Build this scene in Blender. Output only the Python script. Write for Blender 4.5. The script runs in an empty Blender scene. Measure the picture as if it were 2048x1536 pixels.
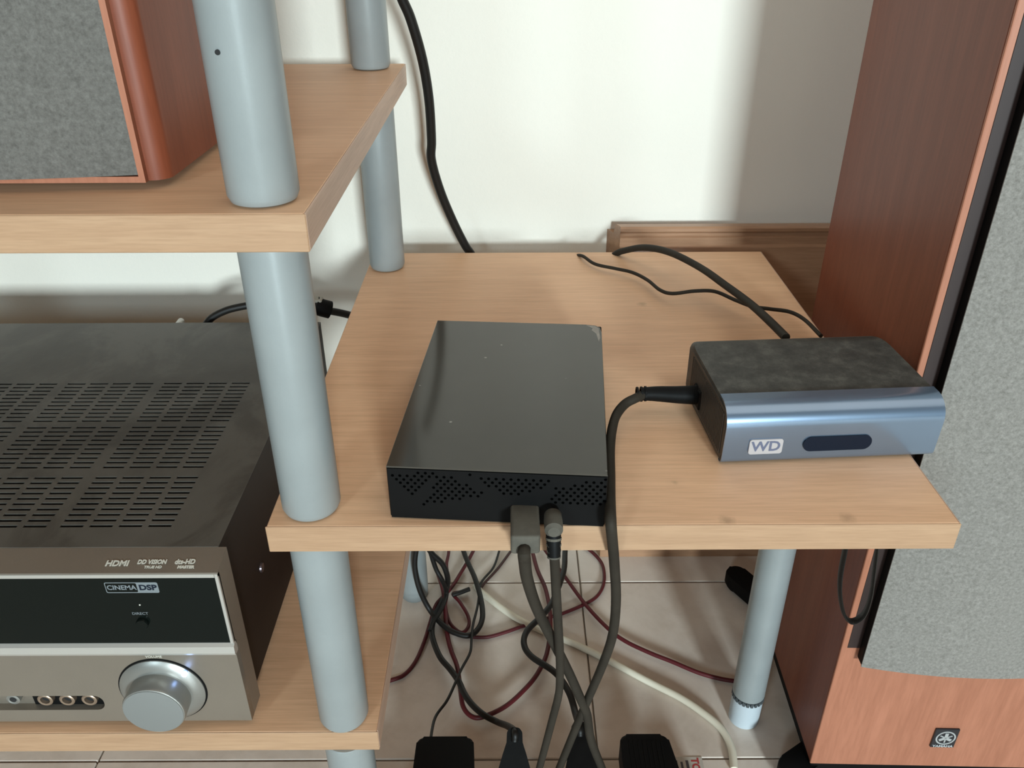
import bpy, bmesh, math, random
from mathutils import Vector, Matrix
random.seed(7)
S = bpy.context.scene
COL = S.collection
PI = math.pi
# ------------------------------------------------------------ camera, world, lights, exposure
cam = bpy.data.cameras.new('camera'); cam.sensor_width = 36; cam.lens = 1659*36/2048
cam.clip_start = .02
camo = bpy.data.objects.new('camera', cam); COL.objects.link(camo)
M = Matrix(((9.99989717e-01, 4.47213290e-03, -7.51624507e-04),
            (-2.87567802e-03, 4.97192851e-01, -8.67635292e-01),
            (-3.50647800e-03, 8.67628532e-01, 4.97200599e-01))).to_4x4()
M.translation = (0, 0, .69)
camo.matrix_world = M
S.camera = camo
cam.dof.use_dof = False
S.view_settings.view_transform = 'Standard'; S.view_settings.look = 'None'
S.view_settings.gamma = 1; S.view_settings.use_curve_mapping = False
S.view_settings.exposure = -0.2
W = bpy.data.worlds.new('world'); S.world = W; W.use_nodes = True
bg = W.node_tree.nodes['Background']
bg.inputs['Color'].default_value = (1.0, .92, .80, 1); bg.inputs['Strength'].default_value = .095
def area(name, target, az, el, dist, sx, sy, power, color):
    l = bpy.data.lights.new(name, 'AREA'); l.shape = 'RECTANGLE'; l.size = sx; l.size_y = sy
    l.energy = power; l.color = color
    o = bpy.data.objects.new(name, l); COL.objects.link(o)
    a, e = math.radians(az), math.radians(el)
    d = Vector((math.sin(a)*math.cos(e), -math.cos(a)*math.cos(e), math.sin(e)))
    o.location = Vector(target) + d*dist
    o.rotation_euler = d.to_track_quat('Z', 'Y').to_euler()
    return o
area('window_light_right', (.1, .6, .35), 10.5, 10, 4.2, .46, .50, 225, (.80, .95, 1.0))
area('window_light_left', (.0, .6, .4), -23.6, 19, 3.6, .42, .5, 30, (.70, .90, 1.0))
area('ceiling_bounce_light', (.5, .0, .4), 0, 82, 2.1, 2.6, 1.8, 21, (1.0, .90, .77))
# ------------------------------------------------------------ materials
def new_mat(name):
    m = bpy.data.materials.new(name); m.use_nodes = True
    return m, m.node_tree, m.node_tree.nodes['Principled BSDF']
def coords(nt, scale, loc=(0,0,0)):
    tc = nt.nodes.new('ShaderNodeTexCoord'); mp = nt.nodes.new('ShaderNodeMapping')
    mp.inputs['Scale'].default_value = scale; mp.inputs['Location'].default_value = loc
    nt.links.new(tc.outputs['Object'], mp.inputs['Vector']); return mp.outputs['Vector']
def ramp(nt, fac, stops):
    r = nt.nodes.new('ShaderNodeValToRGB'); e = r.color_ramp.elements
    e[0].position, e[0].color = stops[0][0], (*stops[0][1], 1)
    e[1].position, e[1].color = stops[-1][0], (*stops[-1][1], 1)
    for p, c in stops[1:-1]:
        x = e.new(p); x.color = (*c, 1)
    nt.links.new(fac, r.inputs['Fac']); return r.outputs['Color']
def noise(nt, vec, scale, detail=4, rough=.5, dist=0):
    n = nt.nodes.new('ShaderNodeTexNoise'); n.inputs['Scale'].default_value = scale
    n.inputs['Detail'].default_value = detail; n.inputs['Roughness'].default_value = rough
    n.inputs['Distortion'].default_value = dist
    nt.links.new(vec, n.inputs['Vector']); return n.outputs['Fac']
def mixc(nt, fac, a, b, mode='MIX'):
    m = nt.nodes.new('ShaderNodeMix'); m.data_type = 'RGBA'; m.blend_type = mode
    if hasattr(fac, 'links'): nt.links.new(fac, m.inputs['Factor'])
    else: m.inputs['Factor'].default_value = fac
    for s, v in ((m.inputs[6], a), (m.inputs[7], b)):
        if hasattr(v, 'links'): nt.links.new(v, s)
        else: s.default_value = (*v, 1)
    return m.outputs[2]
def bump(nt, bs, h, strength, dist=.001):
    b = nt.nodes.new('ShaderNodeBump'); b.inputs['Strength'].default_value = strength
    b.inputs['Distance'].default_value = dist
    nt.links.new(h, b.inputs['Height']); nt.links.new(b.outputs['Normal'], bs.inputs['Normal'])
def plain(name, col, rough=.5, metal=0, mott=0, mscale=60, spec=.5, bmp=0, bscale=400, coat=0, emit=None):
    m, nt, bs = new_mat(name)
    v = coords(nt, (1,1,1))
    if mott:
        f = noise(nt, v, mscale, 5, .6)
        lo = tuple(c*(1-mott) for c in col); hi = tuple(min(1, c*(1+mott)) for c in col)
        nt.links.new(ramp(nt, f, [(.3, lo), (.7, hi)]), bs.inputs['Base Color'])
    else: bs.inputs['Base Color'].default_value = (*col, 1)
    bs.inputs['Roughness'].default_value = rough; bs.inputs['Metallic'].default_value = metal
    bs.inputs['Specular IOR Level'].default_value = spec
    bs.inputs['Coat Weight'].default_value = coat; bs.inputs['Coat Roughness'].default_value = .08
    if bmp: bump(nt, bs, noise(nt, v, bscale, 3), bmp)
    if emit:
        bs.inputs['Emission Color'].default_value = (*emit[0], 1); bs.inputs['Emission Strength'].default_value = emit[1]
    return m
def wood(name, dark, mid, light, stretch, rough=.45, scale=1.0, coat=0, spec=.5, spots=False, stains=()):
    m, nt, bs = new_mat(name)
    v = coords(nt, stretch)
    f1 = noise(nt, v, 6*scale, 8, .62, .35)
    f2 = noise(nt, v, 40*scale, 3, .6)
    c1 = ramp(nt, f1, [(.28, dark), (.5, mid), (.72, light)])
    g = ramp(nt, f2, [(.35, (.86, .84, .82)), (.6, (1, 1, 1))])
    c = mixc(nt, .8, c1, g, 'MULTIPLY')
    for (sx_, sy_, sr) in stains:
        tc = nt.nodes.new('ShaderNodeTexCoord'); vm = nt.nodes.new('ShaderNodeVectorMath'); vm.operation = 'DISTANCE'
        vn = nt.nodes.new('ShaderNodeTexNoise'); vn.inputs['Scale'].default_value = 260; vn.inputs['Detail'].default_value = 3
        nt.links.new(tc.outputs['Object'], vn.inputs['Vector'])
        nt.links.new(tc.outputs['Object'], vm.inputs[0]); vm.inputs[1].default_value = (sx_, sy_, .405)
        ad = nt.nodes.new('ShaderNodeMath'); ad.operation = 'MULTIPLY_ADD'
        nt.links.new(vn.outputs['Fac'], ad.inputs[0]); ad.inputs[1].default_value = sr*1.6
        nt.links.new(vm.outputs['Value'], ad.inputs[2])
        c = mixc(nt, .55, c, ramp(nt, ad.outputs[0], [(.0, (.30,.31,.28)), (sr*1.1, (.45,.45,.42)), (sr*1.9, (1,1,1)), (1, (1,1,1))]), 'MULTIPLY')
    nt.links.new(c, bs.inputs['Base Color'])
    bs.inputs['Roughness'].default_value = rough; bs.inputs['Coat Weight'].default_value = coat
    bs.inputs['Coat Roughness'].default_value = .2; bs.inputs['Specular IOR Level'].default_value = spec
    bump(nt, bs, f2, .06, .0005)
    return m
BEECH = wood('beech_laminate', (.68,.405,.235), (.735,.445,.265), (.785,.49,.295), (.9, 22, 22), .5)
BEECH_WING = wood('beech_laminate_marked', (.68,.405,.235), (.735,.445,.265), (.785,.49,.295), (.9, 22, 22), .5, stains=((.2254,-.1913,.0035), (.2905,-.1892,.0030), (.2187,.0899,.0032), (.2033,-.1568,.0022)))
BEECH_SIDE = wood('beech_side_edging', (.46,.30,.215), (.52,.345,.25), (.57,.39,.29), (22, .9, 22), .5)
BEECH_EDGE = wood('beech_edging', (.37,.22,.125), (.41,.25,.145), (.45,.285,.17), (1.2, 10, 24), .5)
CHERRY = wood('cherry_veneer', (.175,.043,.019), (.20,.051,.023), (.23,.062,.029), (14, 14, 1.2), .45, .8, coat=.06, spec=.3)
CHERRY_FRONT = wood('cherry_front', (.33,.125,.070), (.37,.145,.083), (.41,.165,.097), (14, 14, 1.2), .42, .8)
PLINTH_WOOD = wood('skirting_wood', (.31,.165,.09), (.36,.20,.112), (.42,.24,.14), (1.2, 12, 12), .35, .8, coat=.2)
def wall_mat():
    m, nt, bs = new_mat('cream_plaster')
    v = coords(nt, (1,1,1))
    f = noise(nt, v, 3, 6, .6)
    nt.links.new(ramp(nt, f, [(.3, (.78,.745,.66)), (.7, (.81,.775,.69))]), bs.inputs['Base Color'])
    bs.inputs['Roughness'].default_value = .85; bs.inputs['Specular IOR Level'].default_value = .2
    f2 = noise(nt, v, 170, 6, .7); bump(nt, bs, f2, .35, .0012)
    return m
WALL = wall_mat()
def tile_mat():
    m, nt, bs = new_mat('beige_ceramic_tile')
    v = coords(nt, (1,1,1))
    f = noise(nt, v, 14, 7, .65, .4)
    c = ramp(nt, f, [(.3, (.56,.475,.40)), (.5, (.66,.575,.50)), (.72, (.72,.64,.56))])
    s = noise(nt, v, 95, 3, .5)
    sm = ramp(nt, s, [(.0, (.3,.26,.22)), (.22, (.45,.4,.35)), (.25, (1,1,1)), (1, (1,1,1))])
    c = mixc(nt, .8, c, sm, 'MULTIPLY')
    nt.links.new(c, bs.inputs['Base Color'])
    bs.inputs['Roughness'].default_value = .38
    return m
TILE = tile_mat()
GROUT = plain('grout', (.40,.34,.275), .9, mott=.15)
POLE = plain('grey_blue_paint', (.28,.305,.305), .38, .15, mott=.05, mscale=30, bmp=.05, bscale=900)
POLE_CAP = plain('grey_plastic_cap', (.48,.54,.58), .45)
DARK = plain('dark_void', (.008,.008,.008), .8)
BLACK = plain('black_plastic', (.005,.005,.005), .55, mott=.25, mscale=80, spec=.1)
MATTE_BLACK = plain('matte_black', (.0035,.0035,.0035), .6, spec=.12)
GLOSS_BLACK = plain('gloss_black_panel', (.004,.006,.005), .16, spec=.12)
CABLE = plain('black_cable', (.007,.006,.005), .5, spec=.35)
CABLE_GREY = plain('dusty_cable', (.028,.023,.017), .65, spec=.15, mott=.2, mscale=40)
RED = plain('dark_red_cable', (.085,.009,.012), .5, spec=.35)
BROWN = plain('brown_cable', (.04,.012,.010), .5)
WHITE_CABLE = plain('ivory_cable', (.72,.67,.54), .5)
DUST_GREY = plain('dusty_plug', (.080,.072,.056), .8, mott=.2, mscale=90)
def receiver_top():
    m, nt, bs = new_mat('dusty_dark_metal')
    v = coords(nt, (1,1,1), (.2,.5,0))
    f = noise(nt, v, 9, 6, .65, .6)
    c = ramp(nt, f, [(.35, (.038,.032,.026)), (.48, (.056,.050,.042)), (.56, (.085,.078,.066)), (.75, (.10,.092,.08))])
    nt.links.new(c, bs.inputs['Base Color'])
    bs.inputs['Roughness'].default_value = .40; bs.inputs['Specular IOR Level'].default_value = .5
    bump(nt, bs, noise(nt, v, 900, 2), .15, .0003)
    return m
REC_TOP = receiver_top()
REC_SIDE = plain('dark_brown_metal', (.010,.006,.005), .5, mott=.2, spec=.2)
SILVER = plain('champagne_aluminium', (.245,.21,.17), .42, .55, mott=.05, mscale=15, bmp=.05, bscale=700)
SILVER_BRIGHT = plain('polished_edge', (.52,.50,.46), .3, .5)
KNOB_METAL = plain('knob_metal', (.30,.30,.28), .36, .65)
KNOB_FACE = plain('knob_face', (.22,.228,.22), .5, .3)
PRINT = plain('pale_print', (.62,.60,.52), .6)
PRINT_DIM = plain('dim_print', (.16,.18,.19), .6)
LED = plain('blue_white_led', (.6,.7,1), .4, emit=((.30,.48,1), 9))
def drive_top():
    m, nt, bs = new_mat('dusty_gloss_black')
    v = coords(nt, (1,1,1))
    f = noise(nt, v, 7, 4, .5)
    c = ramp(nt, f, [(.3, (.040,.036,.029)), (.7, (.056,.051,.042))])
    s = nt.nodes.new('ShaderNodeTexVoronoi'); s.inputs['Scale'].default_value = 55
    nt.links.new(v, s.inputs['Vector'])
    c2 = ramp(nt, s.outputs['Distance'], [(.0, (.30,.29,.26)), (.035, (.20,.19,.17)), (.06, (0,0,0)), (1, (0,0,0))])
    f3 = noise(nt, v, 23, 2); k = ramp(nt, f3, [(.47, (0,0,0)), (.56, (1,1,1))])
    c2 = mixc(nt, 1, c2, k, 'MULTIPLY')
    c = mixc(nt, 1, c, c2, 'ADD')
    nt.links.new(c, bs.inputs['Base Color'])
    bs.inputs['Roughness'].default_value = .11; bs.inputs['Specular IOR Level'].default_value = .45
    return m
DRIVE_TOP = drive_top()
def wd_top():
    m, nt, bs = new_mat('speckled_dusty_black')
    v = coords(nt, (1,1,1))
    f = noise(nt, v, 75, 8, .8)
    c = ramp(nt, f, [(.38, (.026,.025,.022)), (.52, (.048,.047,.041)), (.62, (.080,.078,.068))])
    nt.links.new(c, bs.inputs['Base Color'])
    bs.inputs['Roughness'].default_value = .6
    bump(nt, bs, noise(nt, v, 1200, 2), .2, .0003)
    return m
WD_TOP = wd_top()
WD_SIDE = plain('ribbed_plastic', (.055,.044,.034), .5)
BLUE_METAL = plain('slate_blue_metal', (.22,.30,.41), .25, .78, mott=.07, mscale=12, coat=.3)
PILL = plain('dark_blue_window', (.005,.010,.020), .25, spec=.2)
LOGO_PAPER = plain('pale_logo', (.40,.365,.36), .6)
def cloth(name, lo, hi):
    m, nt, bs = new_mat(name)
    v = coords(nt, (1,1,1))
    f = noise(nt, v, 420, 4, .8); g = noise(nt, v, 5, 3)
    c = ramp(nt, f, [(.3, lo), (.7, hi)])
    c = mixc(nt, .35, c, ramp(nt, g, [(.3, (.78,.78,.78)), (.7, (1,1,1))]), 'MULTIPLY')
    nt.links.new(c, bs.inputs['Base Color']); bs.inputs['Roughness'].default_value = .9
    bs.inputs['Sheen Weight'].default_value = .15
    bump(nt, bs, f, .4, .0006)
    return m
GRILLE = cloth('grey_grille_cloth', (.135,.125,.11), (.275,.26,.235))
GRILLE_DARK = cloth('dark_grille_cloth', (.075,.069,.06), (.155,.145,.13))
RED_PRINT = plain('red_print', (.42,.05,.05), .6)
GREY_PRINT = plain('grey_print', (.07,.065,.07), .6)
PAPER = plain('label_paper', (.50,.46,.40), .7)
# ------------------------------------------------------------ helpers
BASE = {}
def root(name, label, cat, loc=(0,0,0), rz=0, group=None):
    o = bpy.data.objects.new(name, None); COL.objects.link(o)
    o.empty_display_size = .02
    o.location = loc; o.rotation_euler = (0, 0, rz)
    o['label'] = label; o['category'] = cat
    if group: o['group'] = group
    BASE[o.name] = Matrix.Translation(loc) @ Matrix.Rotation(rz, 4, 'Z')
    return o
def mesh_obj(name, bm, mat, parent=None, world=True, smooth=False):
    """link bm as one mesh; with world=True the vertices are given in world space"""
    base = BASE[parent.name] if parent else Matrix()
    if parent and world: bm.transform(base.inverted())
    bmesh.ops.recalc_face_normals(bm, faces=bm.faces)
    me = bpy.data.meshes.new(name); bm.to_mesh(me); bm.free()
    for mm in (mat if isinstance(mat, (list, tuple)) else [mat]): me.materials.append(mm)
    if smooth:
        for p in me.polygons: p.use_smooth = True
        try: me.set_sharp_from_angle(angle=math.radians(38))
        except Exception: pass
    o = bpy.data.objects.new(name, me); COL.objects.link(o)
    if parent: o.parent = parent; BASE[o.name] = base
    else: BASE[o.name] = Matrix()
    return o
def tag(o, label, cat, group=None):
    o['label'] = label; o['category'] = cat
    if group: o['group'] = group
    return o
def struct(o): o['kind'] = 'structure'; return o
def box(x0, x1, y0, y1, z0, z1, bev=0, seg=2, bm=None):
    b = bmesh.new()
    vs = [b.verts.new((x, y, z)) for x in (x0, x1) for y in (y0, y1) for z in (z0, z1)]
    for f in ((0,1,3,2), (4,6,7,5), (0,4,5,1), (2,3,7,6), (0,2,6,4), (1,5,7,3)): b.faces.new([vs[i] for i in f])
    if bev: bmesh.ops.bevel(b, geom=list(b.edges), offset=bev, segments=seg, profile=.5, affect='EDGES')
    if bm is not None: return join(bm, b)
    return b
def join(a, b, mi=0):
    off = {}
    for v in b.verts: off[v.index if False else v] = a.verts.new(v.co)
    for f in b.faces:
        try:
            g = a.faces.new([off[v] for v in f.verts]); g.material_index = f.material_index or mi
        except ValueError: pass
    b.free(); return a
def prism(pts, axis, a0, a1, bev=0, seg=2):
    """closed outline pts extruded along axis; pts are the other two coordinates in order"""
    b = bmesh.new()
    def P(p, a):
        return {'x': (a, p[0], p[1]), 'y': (p[0], a, p[1]), 'z': (p[0], p[1], a)}[axis]
    A = [b.verts.new(P(p, a0)) for p in pts]; B = [b.verts.new(P(p, a1)) for p in pts]
    n = len(pts)
    b.faces.new(A); b.faces.new(B[::-1])
    for i in range(n): b.faces.new((A[i], B[i], B[(i+1) % n], A[(i+1) % n]))
    if bev:
        es = [e for e in b.edges if (e.verts[0] in A) == (e.verts[1] in A)]
        bmesh.ops.bevel(b, geom=es, offset=bev, segments=seg, profile=.5, affect='EDGES')
    return b
def rrect(x0, x1, y0, y1, r, n=5, rs=None):
    rs = rs or (r, r, r, r); out = []
    for (cx, cy, a, rr) in ((x1-rs[0], y1-rs[0], 0, rs[0]), (x0+rs[1], y1-rs[1], 90, rs[1]), (x0+rs[2], y0+rs[2], 180, rs[2]), (x1-rs[3], y0+rs[3], 270, rs[3])):
        for k in range(n+1):
            t = math.radians(a+90*k/n); out.append((cx+rr*math.cos(t), cy+rr*math.sin(t)))
    return out
def lathe(profile, center, axis='z', n=40, close=True):
    """profile: list of (radius, height along axis)"""
    b = bmesh.new(); rings = []
    cx, cy, cz = center
    for r, h in profile:
        ring = []
        for k in range(n):
            t = 2*PI*k/n
            if axis == 'z': co = (cx+r*math.cos(t), cy+r*math.sin(t), cz+h)
            elif axis == 'y': co = (cx+r*math.cos(t), cy+h, cz+r*math.sin(t))
            else: co = (cx+h, cy+r*math.cos(t), cz+r*math.sin(t))
            ring.append(b.verts.new(co))
        rings.append(ring)
    for A, B in zip(rings, rings[1:]):
        for k in range(n): b.faces.new((A[k], A[(k+1) % n], B[(k+1) % n], B[k]))
    if close: b.faces.new(rings[0]); b.faces.new(rings[-1])
    return b
def catmull(pts, sub=6):
    P = [Vector(p) for p in pts]; P = [P[0]*2-P[1]] + P + [P[-1]*2-P[-2]]; out = []
    for i in range(1, len(P)-2):
        p0, p1, p2, p3 = P[i-1:i+3]
        for k in range(sub):
            t = k/sub
            out.append(.5*((2*p1)+(p2-p0)*t+(2*p0-5*p1+4*p2-p3)*t*t+(3*p1-p0-3*p2+p3)*t**3))
    out.append(P[-2]); return out
def tube(pts, r, n=10, sub=6, flat=1.0, smooth=True):
    P = catmull(pts, sub) if smooth else [Vector(p) for p in pts]
    b = bmesh.new(); rings = []
    T0 = (P[1]-P[0]).normalized(); N = T0.orthogonal().normalized()
    if flat != 1: 
        N = Vector((0,1,0)) if abs(T0.y) < .9 else Vector((1,0,0)); N = (N-T0*N.dot(T0)).normalized()
    for i, p in enumerate(P):
        T = (P[min(i+1, len(P)-1)]-P[max(i-1, 0)]).normalized()
        N = (N-T*N.dot(T)).normalized(); B = T.cross(N)
        rr = r[0]+(r[1]-r[0])*i/(len(P)-1) if isinstance(r, tuple) else r
        rings.append([b.verts.new(p+N*math.cos(2*PI*k/n)*rr+B*math.sin(2*PI*k/n)*rr*flat) for k in range(n)])
    for A, B in zip(rings, rings[1:]):
        for k in range(n): b.faces.new((A[k], A[(k+1) % n], B[(k+1) % n], B[k]))
    b.faces.new(rings[0]); b.faces.new(rings[-1]); return b
def curve_bm(cu):
    o = bpy.data.objects.new('tmp', cu); COL.objects.link(o)
    dg = bpy.context.evaluated_depsgraph_get()
    me = bpy.data.meshes.new_from_object(o.evaluated_get(dg))
    b = bmesh.new(); b.from_mesh(me)
    bpy.data.objects.remove(o); bpy.data.meshes.remove(me); return b
def text_bm(s, size, extrude, mat4, bold=0, sx=1.0):
    cu = bpy.data.curves.new('tmp', 'FONT'); cu.body = s; cu.size = size; cu.extrude = extrude
    cu.align_x = 'CENTER'; cu.align_y = 'CENTER'; cu.resolution_u = 3; cu.offset = bold
    b = curve_bm(cu); bpy.data.curves.remove(cu)
    b.transform(mat4 @ Matrix.Diagonal((sx, 1, 1, 1))); return b
def facing_front(x, y, z):   # text upright on a vertical plane facing -Y
    return Matrix.Translation((x, y, z)) @ Matrix.Rotation(PI/2, 4, 'X')
def plate_bm(outer, holes, thick):
    """flat plate with holes in XZ, lying in y = 0 .. thick"""
    cu = bpy.data.curves.new('tmp', 'CURVE'); cu.dimensions = '2D'; cu.fill_mode = 'BOTH'; cu.extrude = thick/2
    for poly in [outer]+holes:
        sp = cu.splines.new('POLY'); sp.points.add(len(poly)-1); sp.use_cyclic_u = True
        for p, q in zip(sp.points, poly): p.co = (q[0], q[1], 0, 1)
    b = curve_bm(cu); bpy.data.curves.remove(cu)
    b.transform(Matrix.Translation((0, thick/2, 0)) @ Matrix.Rotation(PI/2, 4, 'X')); return b

# ------------------------------------------------------------ setting
fl = struct(mesh_obj('floor', box(-3.2, 3.2, -4.2, .83, -.06, -.0045), GROUT))
TS, TX, TY = .2340, .0800, .7324
protos = []
for k in range(3):
    b = box(-TS/2+.0008, TS/2-.0008, -TS/2+.0008, TS/2-.0008, -.0045, 0, .0008, 1)
    me = bpy.data.meshes.new('tile'); b.to_mesh(me); b.free(); me.materials.append(TILE); protos.append(me)
cnt = 0
for j in range(-13, 1):
    for i in range(-8, 9):
        cx = TX+TS*(i+.5); cy = TY+TS*(j-.5)
        if cnt >= 290: break
        o = bpy.data.objects.new('tile', protos[(i+j) % 3]); COL.objects.link(o)
        o.location = (cx, cy, random.uniform(-.0003, .0002)); o.parent = fl; cnt += 1
# strip of cut tiles against the wall
b = box(-TS/2+.0008, TS/2-.0008, 0, .0710, -.0045, 0, .0008, 1)
me = bpy.data.meshes.new('tile'); b.to_mesh(me); b.free(); me.materials.append(TILE)
for i in range(-8, 9):
    o = bpy.data.objects.new('tile', me); COL.objects.link(o); o.location = (TX+TS*(i+.5), TY+.0012, 0); o.parent = fl
YW = .805
struct(mesh_obj('wall_back', box(-3.2, 3.2, YW, YW+.1, -.06, 2.7), WALL))
prof = [(YW-.0005,0), (YW-.0005,.409), (.7925,.409), (.7905,.4180), (.7880,.4197), (.7800,.4197), (.7782,.4180), (.7782,.4150),
        (.7808,.4125), (.7808,.4100), (.7785,.4085), (.7785,.4015), (.7768,.3990), (.7768,0)]
bb = prism(prof, 'x', .1075, 1.9)
for v in bb.verts:
    if v.co.x < .2: v.co.x -= max(0, v.co.y-.7808)*.42      # mitred end
struct(mesh_obj('baseboard_back', bb, PLINTH_WOOD))

# ------------------------------------------------------------ shelf rack
ZA, ZB, ZC, TH = .5775, .405, .2337, .0172
rack = root('shelf_rack', 'beech shelf rack with grey-blue tube poles and a right side wing', 'shelf', (-.11, .54, 0))
def shelf(x0, x1, y0, y1, zt, name='shelf', m=None):
    s = mesh_obj(name, box(x0+.0006, x1-.0006, y0+.0006, y1, zt-TH, zt, .0006, 1), m or BEECH, rack)
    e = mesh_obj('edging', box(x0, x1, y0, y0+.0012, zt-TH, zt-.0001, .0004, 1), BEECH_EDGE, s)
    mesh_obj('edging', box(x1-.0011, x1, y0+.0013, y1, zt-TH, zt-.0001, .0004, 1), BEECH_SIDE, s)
    return s
shelf(-.66, -.0875, .3425, .738, ZA)
shelf(-.70, -.0300, .2300, .770, .900)  # unseen top shelf carried by the poles, sized to shade the shelf below
shelf(-.1315, .2395, .3452, .7500, ZB, m=BEECH_WING)
shelf(-.66, -.0865, .3493, .738, ZC)
PR = .0158
def pole(x, y, z0, z1, r=PR, rnd=.004):
    pr = [(r-rnd, 0), (r-rnd*.3, rnd*.3), (r, rnd), (r, z1-z0-.0006), (r-.0006, z1-z0)]
    return mesh_obj('pole', lathe(pr, (x, y, z0), 'z', 48), POLE, rack, smooth=True)
PF, PB = (-.1098, .3628), (-.1130, .7145)
for (x, y) in (PF, PB):
    pole(x, y, ZA, .900-TH); pole(x, y, ZB, ZA-TH); pole(x, y, ZC, ZB-TH)
    pole(x, y, .012, ZC-TH, rnd=.0005)
    mesh_obj('pole_foot', lathe([(.0140, 0), (.0156, .0025), (.0156, .012)], (x, y, 0), 'z', 32), POLE, rack, smooth=True)
for y in (PF[1], PB[1]):
    pole(-.62, y, ZA, .900-TH); pole(-.62, y, ZC, ZA-TH); pole(-.62, y, 0, ZC-TH)
# pin hole in the upper front pole
mesh_obj('pin_hole', lathe([(.0011, 0), (.0011, .0012)], (-.1147, PF[1]-PR+.0002, .6415), 'y', 12), DARK, rack)
# wing leg with its toothed adjusting ring
LX, LY, LR = .2262, .5430, .0150
wl = mesh_obj('leg', lathe([(LR-.001, .0372), (LR, .0382), (LR, ZB-TH)], (LX, LY, 0), 'z', 48), POLE, rack, smooth=True)
mesh_obj('leg_foot', lathe([(.0132, 0), (.0143, .0012), (.0147, .0322), (.0137, .0330)], (LX, LY, 0), 'z', 40), POLE_CAP, rack, smooth=True)
b = lathe([(.0136, .0335), (.0136, .0385)], (LX, LY, 0), 'z', 32)
for k in range(24):
    t = 2*PI*k/24
    q = box(.0132, .0152, -.0012, .0012, .0325, .0372)
    q.transform(Matrix.Translation((LX, LY, 0)) @ Matrix.Rotation(t, 4, 'Z')); join(b, q)
mesh_obj('toothed_ring', b, plain('ring_dark', (.06,.07,.075), .5), rack)

# ------------------------------------------------------------ receiver
RX0, RX1 = -.602, -.1668
RYF = .354
rec = root('av_receiver', 'silver fronted audio receiver with dusty black vented top on lower shelf', 'receiver', (-.385, .52, ZC))
fasc = mesh_obj('front_panel', prism([(.3735,.2400), (RYF+.0052,.2400), (RYF+.0052,.3000), (RYF+.0030,.3085), (RYF+.0015,.3090), (RYF+.0015,.3615), (RYF,.3620), (RYF,.3640), (RYF+.0006,.3646), (.3735,.3672)], 'x', RX0, RX1), SILVER, rec)
slot = rrect(-.50, -.2572, .2507, .2637, .0058, 6)
mesh_obj('lower_fascia', (lambda b: (b.transform(Matrix.Translation((0, RYF, 0))), b)[1])(plate_bm([(RX0,.2400), (RX1,.2400), (RX1,.3000), (RX0,.3000)], [slot], .0052)), SILVER, rec)
mesh_obj('bright_ledge', prism([(RYF+.004,.3000), (RYF-.0008,.3002), (RYF-.0014,.3020), (RYF-.0010,.3070), (RYF+.0016,.3088), (RYF+.004,.3088)], 'x', RX0, RX1), SILVER_BRIGHT, rec)
win = mesh_obj('display_window', box(RX0+.004, -.1688, RYF+.0008, RYF+.0030, .3090, .3612), GLOSS_BLACK, rec)
mesh_obj('window_frame', join(box(-.1688, RX1, RYF-.0002, RYF+.003, .3088, .3640, .0003, 1), box(RX0, -.1688, RYF-.0002, RYF+.003, .3612, .3640, .0003, 1)), SILVER_BRIGHT, rec)
# logos on the top strip, which slopes gently back
sl = math.atan2(.0026, .0189)
def on_strip(x, y): return Matrix.Translation((x, y, .3648+(y-RYF)*math.tan(sl)+.0001)) @ Matrix.Rotation(sl, 4, 'X')
mesh_obj('print', text_bm('HDMI', .0056, .00008, on_strip(-.2258, .3612), .0002, .95), PRINT, rec)
mesh_obj('print', join(text_bm('DD VISION', .0042, .00008, on_strip(-.2062, .3622), .0002, .80), text_bm('TRUE HD', .0024, .00008, on_strip(-.2045, .3585), .0001)), PRINT, rec)
mesh_obj('print', join(text_bm('dts-HD', .0048, .00008, on_strip(-.1873, .3622), .0002, .80), text_bm('MASTER', .0026, .00008, on_strip(-.1858, .3584), .0002)), PRINT, rec)
# marks behind the glossy window
YP = RYF+.0006
cb = plate_bm(rrect(-.2330, -.2026, .3495, .3575, .001, 3), [rrect(-.2326, -.2148, .3500, .3570, .0008, 3)], .00015)
cb.transform(Matrix.Translation((0, YP, 0)))
mesh_obj('badge', cb, PRINT_DIM, win)
mesh_obj('badge_text', text_bm('CINEMA', .0048, .00006, facing_front(-.2237, YP, .3535), .0001, .95), PRINT_DIM, win)
mesh_obj('badge_text', text_bm('DSP', .0054, .00006, facing_front(-.2086, YP-.0001, .3535), .0002, 1.1), PILL, win)
mesh_obj('caption', text_bm('DIRECT', .0028, .00006, facing_front(-.2176, YP, .3332), 0), PRINT_DIM, win)
mesh_obj('indicator_dot', lathe([(.0005, 0), (.0005, .0002)], (-.2163, YP, .3400), 'y', 10), PRINT, win)
mesh_obj('push_button', lathe([(.0032, -.0022), (.0036, -.0016), (.0036, .001)], (-.2175, YP, .3262), 'y', 24), GLOSS_BLACK, win, smooth=True)
mesh_obj('caption', text_bm('VOLUME', .0026, .00005, facing_front(-.2172, RYF, .2985-.0005), 0), PRINT, fasc)
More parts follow.
